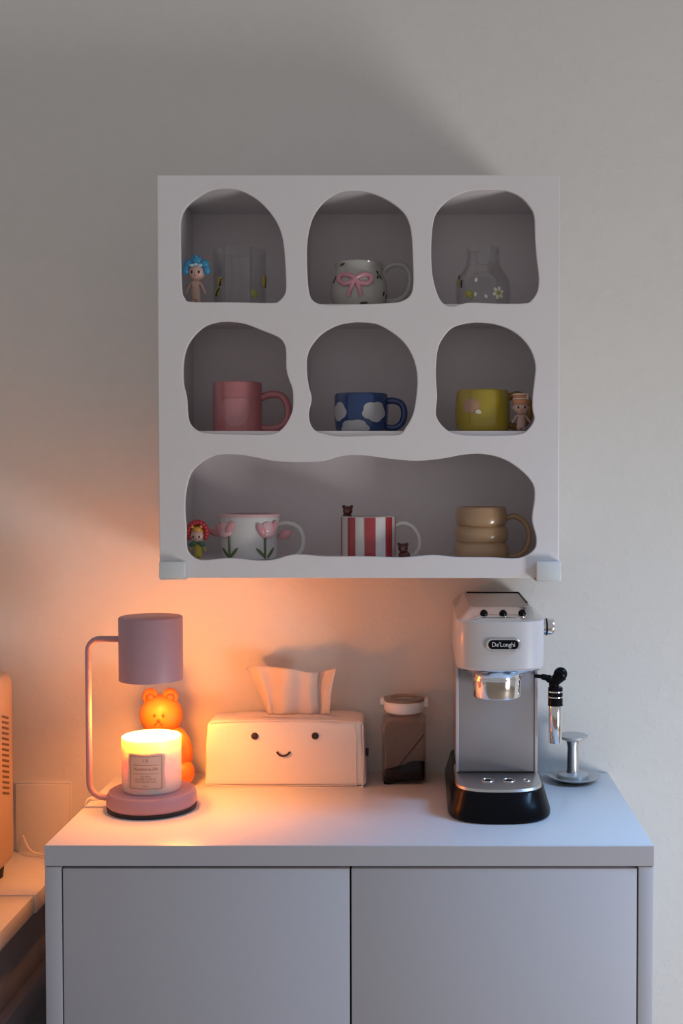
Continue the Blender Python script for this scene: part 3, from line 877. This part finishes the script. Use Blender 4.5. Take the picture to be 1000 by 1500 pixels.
# ------------------------------------------------------------------ tissue box cover
M['cloth'] = mat('tissue_cover_fabric', (0.80, 0.72, 0.68), 0.8, bump=(260, 0.25))
M['stitch'] = mat('seam_fabric', (0.74, 0.66, 0.63), 0.8, bump=(300, 0.3))
M['embro'] = mat('black_embroidery', (0.03, 0.015, 0.02), 0.7, bump=(900, 0.4))
TD = 1.902
x0 = at(298.5, 1150, TD).x; x1 = at(536, 1150, TD).x
ty0 = -2 + TD; ty1 = -.008
ttop = at(415, 1056, TD).z
tis = thing('tissue_box_cover', 'white fabric tissue box cover with two dark dot eyes', 'tissue box', ((x0 + x1) / 2, (ty0 + ty1) / 2, TOPZ))
bm = NB(); box(bm, x0, x1, ty0, ty1, TOPZ + .001, ttop, 0.007, 4)
bmesh.ops.subdivide_edges(bm, edges=[e_ for e_ in bm.edges if e_.calc_length() > .03], cuts=14, use_grid_fill=True)
from mathutils import noise
for v in bm.verts:
    n_ = noise.noise(v.co * 26) * .0028 + noise.noise(v.co * 60 + Vector((5, 2, 1))) * .0009
    if v.co.z > TOPZ + .01:
        k_ = min(1, (v.co.z - TOPZ) / .05)
        cxn = (v.co.x - (x0 + x1) / 2) / (x1 - x0)
        v.co.z += n_ * k_ * 1.3 - .003 * (abs(cxn) * 2) ** 6 * (1 if v.co.z > ttop - .02 else 0)
        v.co.y += n_ * .8 * k_; 
        v.co.x += n_ * .5 - cxn * .012 * ((v.co.z - TOPZ) / .11)
    if v.co.y > -.004: v.co.y = -.004
obj('cover', bm, M['cloth'], tis, angle=70)
def fy(px, py): return at(px, py, TD)
def seam(pts, r_=.0008, push=-.0006, name='seam'):
    q_ = [at(a, b_, TD) + Vector((0, push + noise.noise(at(a, b_, TD) * 26) * .0022, 0)) for a, b_ in pts]
    return obj(name, tube(NB(), catmull(q_, 6), r_, 6), M['stitch'], tis)
seam([(305, 1058), (350, 1056), (420, 1055), (480, 1055), (519, 1058)])
seam([(519, 1058), (522, 1085), (521, 1120), (522, 1150)])
seam([(302, 1150), (360, 1151), (430, 1151), (522, 1150)])
seam([(531, 1062), (532, 1100), (531, 1154)], .0013)
seam([(301, 1152.5), (360, 1153), (450, 1153), (531, 1152.5)], .0011)
tb = at(536, 1101, 1.93)
obj('side_tab', B(tb.x - .001, tb.x + .004, -.075, -.063, tb.z - .006, tb.z + .005, .0006), M['embro'], tis)
def face_y(p): return ty0 - .0012 + noise.noise(Vector((p.x, ty0, p.z)) * 26) * .0025
for px in (373, 461.5):
    p = at(px, 1078, TD); 
    obj('embroidered_eye', ell(NB(), Vector((p.x, face_y(p), p.z)), (.0060, .0022, .0058), 18, 12), M['embro'], tis)
q_ = [at(a, b_, TD) for a, b_ in ((405.5, 1101), (409, 1105), (415, 1107), (421, 1105), (425, 1101))]
q_ = [Vector((p.x, face_y(p) - .0002, p.z)) for p in q_]
obj('embroidered_mouth', tube(NB(), catmull(q_, 5), .0017, 8), M['embro'], tis)
# slot lip
sl0 = at(385, 1043, 1.945).x; sl1 = at(487, 1043, 1.945).x
ys_ = -.055
b_ = NB(); ell(b_, ((sl0 + sl1) / 2, ys_, ttop - .0005), ((sl1 - sl0) / 2, .009, .0035), 32, 10)
obj('slot_hem', b_, M['stitch'], tis)
# tissue
M['tissue'] = mat('tissue_paper', (0.82, 0.74, 0.71), 0.9, bump=(200, 0.1))
nt = M['tissue'].node_tree
tb_ = nt.nodes.new('ShaderNodeBsdfTranslucent'); tb_.inputs[0].default_value = (.8, .7, .66, 1)
mx_ = nt.nodes.new('ShaderNodeMixShader'); mx_.inputs[0].default_value = .3
nt.links.new(nt.nodes['Principled BSDF'].outputs[0], mx_.inputs[1]); nt.links.new(tb_.outputs[0], mx_.inputs[2])
nt.links.new(mx_.outputs[0], nt.nodes['Material Output'].inputs[0])
DT = 2 + ys_
topc = [(360, 979), (374, 975), (400, 977), (430, 980), (455, 985), (472, 983), (492, 979)]
botc = [(391, 1046), (398, 1046), (412, 1046), (440, 1046), (462, 1046), (472, 1046), (482, 1046)]
tp = catmull(topc, 8); bp = catmull(botc, 8)
secs = []
NV = 22
for j in range(NV + 1):
    v = j / NV; row = []
    for i, (a, b_) in enumerate(zip(tp, bp)):
        u = i / (len(tp) - 1)
        flare = (1 - v) ** 1.35
        x = b_.x + (a.x - b_.x) * flare; y = b_.y + (a.y - b_.y) * (1 - v)
        x += 2.5 * math.sin(v * 5 + u * 3) * v * (1 - v)
        fold = .012 * math.sin(u * 2.6 * PI + .6 + v * .8) * (.35 + .65 * (1 - v)) + .004 * math.sin(u * 8 * PI + v * 2) + .0035 * noise.noise(Vector((u * 4, v * 3, 2)))
        if u > .80: fold += -.022 * (u - .80) / .2 * (1 - v * .6)
        if u < .18: fold += .016 * (.18 - u) / .18
        row.append(at(x, y, DT + fold))
    secs.append(row)
bm = NB(); loft(bm, secs, False, False, closed=False)
to = obj('tissue', bm, M['tissue'], None, angle=80)
tag(to, 'white paper tissue pulled up out of the fabric cover', 'tissue')
sm = to.modifiers.new('thick', 'SOLIDIFY'); sm.thickness = .0005

# ------------------------------------------------------------------ coffee jar
JD = 1.918
js = S(JD)
jx = at(591.5, 1100, JD).x; jw = 33.0 * js
jy = -2 + JD + jw * .98
jar = thing('storage_jar', 'square glass jar with white clamp lid and dark coffee grounds', 'jar', (jx, jy, TOPZ))
def sq(cx, cy, w_, rr, z, n=6, tilt=None):
    out = []
    for sx, sy, a0 in ((1, -1, -PI / 2), (1, 1, 0), (-1, 1, PI / 2), (-1, -1, PI)):
        for k in range(n + 1):
            a = a0 + PI / 2 * k / n
            x = cx + sx * (w_ - rr) + rr * math.cos(a); y = cy + sy * (w_ - rr) + rr * math.sin(a)
            out.append(Vector((x, y, z if tilt is None else tilt(x, y))))
    return out
zj = lambda y, dd=0: at(591, y, JD + dd).z
jt = zj(1047, .02)
prof = [(.90, .35, TOPZ + .0006), (1.0, .25, TOPZ + .005), (1.0, .22, jt - .016), (.985, .35, jt - .009), (.90, .75, jt - .004), (.80, .95, jt), (.80, 1.0, jt + .008)]
secs = [sq(jx, jy, jw * a, jw * min(b_, a) * (1 if b_ < 1 else 1), z) for a, b_, z in prof]
tg = .0026
secs += [sq(jx, jy, jw * a - tg, max(jw * min(b_, a) - tg, .002), z) for a, b_, z in prof[::-1][:-2]]
secs += [sq(jx, jy, jw - tg, jw * .22 - .001, TOPZ + .006)]
obj('jar_body', loft(NB(), secs), M['glass'], jar)
M['coffee'] = mat('ground_coffee', (0.012, 0.004, 0.004), 0.9, bump=(800, 0.3), Specular_IOR_Level=0.1)
def mound(x, y):
    t_ = (x - (jx - jw)) / (2 * jw)
    k = 1 / (1 + math.exp(-(t_ - .42) * 14))
    return zj(1143, .03) + (zj(1123, .03) - zj(1143, .03)) * k
wi = jw - tg - .0004
bm = NB()
N_ = 16
loft(bm, [sq(jx, jy, wi * .98, jw * .2, TOPZ + .0068), sq(jx, jy, wi, jw * .2, TOPZ + .010), sq(jx, jy, wi, jw * .2, 0, tilt=mound)], True, False)
gr = []
for i in range(N_ + 1):
    gr.append([Vector((jx - wi * .985 + 2 * wi * .985 * i / N_, jy - wi * .985 + 2 * wi * .985 * j / N_, 0)) for j in range(N_ + 1)])
for r_ in gr:
    for p in r_: p.z = mound(p.x, p.y) + noise.noise(p * 90) * .0015 - (.0012 if r_ in (gr[0], gr[-1]) else 0)
loft(bm, gr, False, False, closed=False)
obj('coffee_grounds', bm, M['coffee'], jar, angle=60)
M['scoop'] = mat('scoop_brown_plastic', (0.16, 0.05, 0.035), 0.4)
pa = at(584, 1122, JD + .05); pb = at(620, 1077, JD + .035)
obj('scoop_handle', tube(NB(), [pa, pb], .0014, 8, (3.0, 1)), M['scoop'], jar)
# lid: white ring, clear top, clamp lugs
zr0 = zj(1045, .015); zr1 = zj(1029, .015)
cw = 30.5 * js
obj('lid_ring', lathe(NB(), (jx, jy, 0), [(cw * .6, zr0 + .001), (cw * .93, zr0), (cw * 1.0, zr0 + .004), (cw * 1.02, zr1 - .002), (cw * .98, zr1), (cw * .6, zr1)], 48), M['white'], jar)
M['lidclear'] = mat('lid_clear_amber', (0.80, 0.62, 0.52), 0.08, Transmission_Weight=0.75, IOR=1.4)
obj('lid_top', lathe(NB(), (jx, jy, 0), [(0, zr1), (cw * 1.0, zr1), (cw * 1.04, zr1 + .002), (cw * 1.02, zr1 + .0045), (cw * .7, zr1 + .0065), (cw * .66, zr1 + .0035), (0, zr1 + .0035)], 48), M['lidclear'], jar)
for sx in (-1, 1):
    obj('lid_lug', B(jx + sx * (cw * 1.06) - .004, jx + sx * (cw * 1.06) + .004, jy - .010, jy + .010, zr1 - .006 - (.004 if sx > 0 else 0), zr1 + .004, .0015), M['white'], jar)

# ------------------------------------------------------------------ espresso machine
MX = .1155
mz = lambda h: CAM.z - h               # h: metres below the camera
TOPB = TOPZ
em = thing('espresso_machine', 'slim white and chrome espresso machine on a flared black base', 'coffee machine', (MX, -.16, TOPZ))
def Dsec(hw, yfront, yside, yback, z, cx=MX, n=18, rb_=.012, ex=2.6):
    """D-shaped outline, bulging towards the room"""
    out = []
    for k in range(n + 1):
        t_ = PI * k / n
        c_, s_ = math.cos(t_), math.sin(t_)
        x = math.copysign(abs(c_) ** (2 / ex), -c_); y = abs(s_) ** (2 / ex)
        out.append(Vector((cx + hw * x, yside + (yfront - yside) * y, z)))
    for k in range(5):
        a = PI / 2 * k / 4
        out.append(Vector((cx + hw - rb_ + rb_ * math.cos(a), yback - rb_ + rb_ * math.sin(a), z)))
    for k in range(5):
        a = PI / 2 + PI / 2 * k / 4
        out.append(Vector((cx - hw + rb_ + rb_ * math.cos(a), yback - rb_ + rb_ * math.sin(a), z)))
    return out
Y = lambda d: d - 2
yb_ = -.008
# base
obj('base', loft(NB(), [Dsec(.0765, Y(1.697), Y(1.765), yb_, TOPZ + .0005), Dsec(.0785, Y(1.694), Y(1.765), yb_, TOPZ + .003), Dsec(.0785, Y(1.694), Y(1.765), yb_, TOPZ + .010),
                        Dsec(.0745, Y(1.703), Y(1.767), yb_, TOPZ + .022), Dsec(.0690, Y(1.712), Y(1.768), yb_, mz(.4720)), Dsec(.0670, Y(1.715), Y(1.77), yb_, mz(.4705))]), M['black'], em)
tray = obj('drip_tray', loft(NB(), [Dsec(.0655, Y(1.716), Y(1.769), Y(1.88), mz(.4740)), Dsec(.0665, Y(1.714), Y(1.768), Y(1.88), mz(.4700)), Dsec(.0655, Y(1.716), Y(1.769), Y(1.88), mz(.4665)), Dsec(.0625, Y(1.720), Y(1.77), Y(1.88), mz(.4655))]), M['steel'], em)
for px, w_ in ((714, .0085), (745, .0085), (771, .0050)):
    p = at(px, 1148.5, 1.765)
    hl = obj('drain_hole', lathe(NB(), (p.x, Y(1.765), mz(.4655)), [(0, .0006), (w_, .0006), (w_, -.001)], 24), M['black'], tray)
    hl.data.transform(Matrix.Identity(4))
    obj('hole_rim', tube(NB(), [(p.x + (w_ + .0006) * math.cos(2 * PI * k / 24), Y(1.765) + (w_ + .0006) * math.sin(2 * PI * k / 24), mz(.4650)) for k in range(25)], .0009, 6), M['chrome'], hl)
# column
hwc = .0635
obj('column', B(MX - hwc, MX + hwc, Y(1.813), yb_, mz(.4655), mz(.284), .004, 3), M['column'], em)
for sx in (-1, 1):
    obj('column_trim', B(MX + sx * (hwc - .0015) - .0022, MX + sx * (hwc - .0015) + .0022, Y(1.811), Y(1.815), mz(.4640), mz(.286), .0008), M['machine'], em)
# head
HW = .0665
obj('head_shell', loft(NB(), [Dsec(HW - .002, Y(1.703), Y(1.745), yb_, mz(.2855)), Dsec(HW, Y(1.700), Y(1.745), yb_, mz(.2825)), Dsec(HW, Y(1.700), Y(1.745), yb_, mz(.2130)), Dsec(HW - .001, Y(1.702), Y(1.746), yb_, mz(.2118))]), M['machine'], em)
# chrome top: bevel up to the cup tray
ctop = obj('chrome_top', loft(NB(), [Dsec(HW - .001, Y(1.7015), Y(1.746), yb_, mz(.2122)), Dsec(HW - .002, Y(1.7025), Y(1.747), yb_, mz(.2108)), Dsec(.0500, Y(1.7265), Y(1.757), yb_ - .016, mz(.1952), ex=3.4), Dsec(.0480, Y(1.7290), Y(1.759), yb_ - .018, mz(.1945), ex=3.4)]), M['chrome'], em)
M['topsteel'] = mat('cup_tray_steel', (0.52, 0.50, 0.50), 0.42, 0.85)
obj('cup_tray', loft(NB(), [Dsec(.0460, Y(1.740), Y(1.765), yb_ - .020, mz(.1946), ex=4), Dsec(.0455, Y(1.7405), Y(1.7655), yb_ - .0205, mz(.1940), ex=4)]), M['topsteel'], em)
obj('tray_rail', tube(NB(), [(MX - .043, yb_ - .05, mz(.1930)), (MX + .0445, yb_ - .05, mz(.1930)), (MX + .0450, Y(1.79), mz(.1932))], .0014, 8), M['black'], em)
for px in (708.5, 736.5, 764.5):
    x_ = at(px, 897.5, 1.715).x
    rr_ = abs(x_ - MX) / HW
    yy_ = Y(1.715) + .045 * (1 - (1 - rr_ ** 2.6) ** (1 / 2.6))
    t = lathe(NB(), (0, 0, 0), [(0, .0066), (.0036, .0060), (.0054, .0038), (.0058, -.002)], 24)
    b2 = NB(); merge(b2, t, Matrix.Translation((x_, yy_, mz(.2030))) @ Matrix.Rotation(.56, 4, 'X'))
    bt_ = obj('button', b2, M['black'], em)
    t = tube(NB(), [(.0064 * math.cos(2 * PI * k / 24), .0064 * math.sin(2 * PI * k / 24), 0.0004) for k in range(25)], .0007, 6)
    b2 = NB(); merge(b2, t, Matrix.Translation((x_, yy_, mz(.2030))) @ Matrix.Rotation(.56, 4, 'X'))
    obj('button_ring', b2, M['chrome'], bt_)
# badge
bz = at(737, 944, 1.70)
def pill(hw, hh, y0, y1, cx, cz, n=12):
    def ring(y, k=1.0):
        out = []
        for i in range(n + 1):
            a = -PI / 2 + PI * i / n; out.append(Vector((cx + hw - hh + hh * k * math.cos(a), y, cz + hh * k * math.sin(a))))
        for i in range(n + 1):
            a = PI / 2 + PI * i / n; out.append(Vector((cx - hw + hh + hh * k * math.cos(a), y, cz + hh * k * math.sin(a))))
        return out
    return loft(NB(), [ring(y0), ring(y1), ring(y1 - .0006, .93)])
bx = bz.x
bg = obj('badge_rim', pill(.0255, .0090, Y(1.701), Y(1.6980), bx, bz.z), M['chrome'], em)
obj('badge_plate', pill(.0225, .0068, Y(1.698), Y(1.6968), bx, bz.z), M['black'], bg)
t = text_bm("De'Longhi", .0098, .86, extrude=.0002)
bmesh.ops.transform(t, matrix=Matrix.Translation((bx, Y(1.6958), bz.z)) @ Matrix.Rotation(PI / 2, 4, 'X'), verts=t.verts)
M['silver'] = mat('badge_silver_lettering', (0.72, 0.72, 0.76), 0.35)
obj('badge_lettering', t, M['silver'], bg, smooth=False)
# underside and group
gx = at(727.5, 1000, 1.75).x; gy = Y(1.752)
def circ(r, z, n=29, cx=gx, cy=gy):
    # same vertex order as Dsec
    base = Dsec(1, -1, 0, 1, 0, cx=0, n=18, rb_=.9, ex=2)
    out = []
    for q in base:
        a = math.atan2(q.y, q.x); out.append(Vector((cx + r * math.cos(a), cy + r * math.sin(a), z)))
    return out
obj('head_underside', loft(NB(), [Dsec(HW - .003, Y(1.7035), Y(1.746), Y(1.80), mz(.2850)), Dsec(HW - .006, Y(1.706), Y(1.748), Y(1.797), mz(.2885)), circ(.0400, mz(.2955)), circ(.0385, mz(.2990))]), M['chrome'], em)
g_r = 35.5 * S(1.75)
grp = obj('brew_group', lathe(NB(), (gx, gy, 0), [(0, mz(.296)), (g_r - .001, mz(.296)), (g_r, mz(.297)), (g_r, mz(.3305)), (g_r - .0012, mz(.332)), (g_r - .003, mz(.332)), (g_r - .003, mz(.322)), (0, mz(.322))], 64), M['chrome'], em)
obj('group_collar', lathe(NB(), (gx, gy, 0), [(g_r, mz(.3015)), (g_r + .0016, mz(.302)), (g_r + .0016, mz(.3045)), (g_r, mz(.305))], 64), M['chrome'], grp)
# steam knob
kx = MX + HW; kp = at(804, 918, 1.80)
kn = obj('steam_knob', lathe(NB(), (kx, kp.y, kp.z), [(0, -.002), (.0085, -.002), (.0085, .003), (.0125, .0045), (.0130, .009), (.0130, .019), (.0115, .0215), (0, .0215)], 32, axis='x'), M['chrome'], em)
obj('knob_groove', lathe(NB(), (kx, kp.y, kp.z), [(.0131, .0085), (.0136, .009), (.0136, .0105), (.0131, .011)], 32, axis='x'), M['black'], kn)
# steam wand
WD = 1.80
wx = at(813, 1060, WD).x; wy = Y(WD)
ws = S(WD)
W = lambda px, py: at(px, py, WD)
arm_ = obj('wand_elbow', tube(NB(), catmull([W(782, 990), W(792, 991), W(801, 993), W(809, 998), W(812, 1008)], 5), [.0030] * 6 + [.0048] * 5 + [.0062] * 5 + [.0078] * 5, 14), M['black'], em)
lv = NB(); tube(lv, catmull([W(810, 1000), W(816, 994), W(822, 988)], 5), [.0078 + .0003 * k for k in range(11)], 16); ell(lv, W(820.5, 987.5), (.0108, .0085, .0112), 20, 14, rot=Matrix.Rotation(.6, 3, 'Y'))
obj('wand_grip', lv, M['black'], arm_)
z1 = W(813, 1006).z; z2 = W(813, 1033).z; z3 = W(813, 1088).z
obj('wand_sleeve', lathe(NB(), (wx, wy, 0), [(0, z1), (.0104, z1), (.0115, z1 - .002), (.0115, z2 + .003), (.0120, z2), (0, z2)], 32), M['black'], em)
for yy in (1012.5, 1020.5):
    zz = W(813, yy).z
    obj('sleeve_ring', lathe(NB(), (wx, wy, 0), [(.0112, zz - .0013), (.0123, zz - .0009), (.0123, zz + .0009), (.0112, zz + .0013)], 32), M['chrome'], em)
obj('wand_tube', lathe(NB(), (wx, wy, 0), [(0, z2 + .001), (.0102, z2), (.0105, z2 - .002), (.0105, z3 + .001), (.0097, z3), (.0080, z3), (.0080, z3 + .006), (0, z3 + .006)], 32), M['chrome'], em)

# ------------------------------------------------------------------ tamper on a dish
DD = 1.944
ds = S(DD)
dc = at(840.5, 1140, DD)
dish = obj('steel_dish', lathe(NB(), (dc.x, dc.y, TOPZ), [(0, .0004), (.022, .0004), (.030, .003), (38.5 * ds, .0085), (39.5 * ds, .0105), (37.5 * ds, .0108), (.028, .0055), (.020, .0038), (0, .0036)], 56), M['tamper'])
tag(dish, 'small round metal dish holding the tamper', 'dish')
tcx = at(838.5, 1140, DD).x
tam = thing('coffee_tamper', 'steel tamper standing in the dish right of the machine', 'tamper', (tcx, dc.y, TOPZ + .0042))
zt_ = at(838, 1078, DD - .01).z
z0 = TOPZ + .0042
obj('tamper_base', lathe(NB(), (tcx, dc.y, 0), [(0, z0), (.0255, z0), (.0262, z0 + .001), (.0262, z0 + .008), (.0235, z0 + .0095), (.011, z0 + .011), (0, z0 + .011)], 40), M['tamper'], tam)
obj('tamper_stem', lathe(NB(), (tcx, dc.y, 0), [(0, z0 + .010), (.0112, z0 + .010), (.0100, z0 + .016), (.0092, zt_ - .020), (.0120, zt_ - .008), (0, zt_ - .008)], 32), M['steel'], tam)
obj('tamper_top', lathe(NB(), (tcx, dc.y, 0), [(0, zt_ - .0095), (.014, zt_ - .0095), (.0245, zt_ - .005), (.0255, zt_ - .001), (.0235, zt_), (0, zt_ + .0004)], 40), M['tamper'], tam)
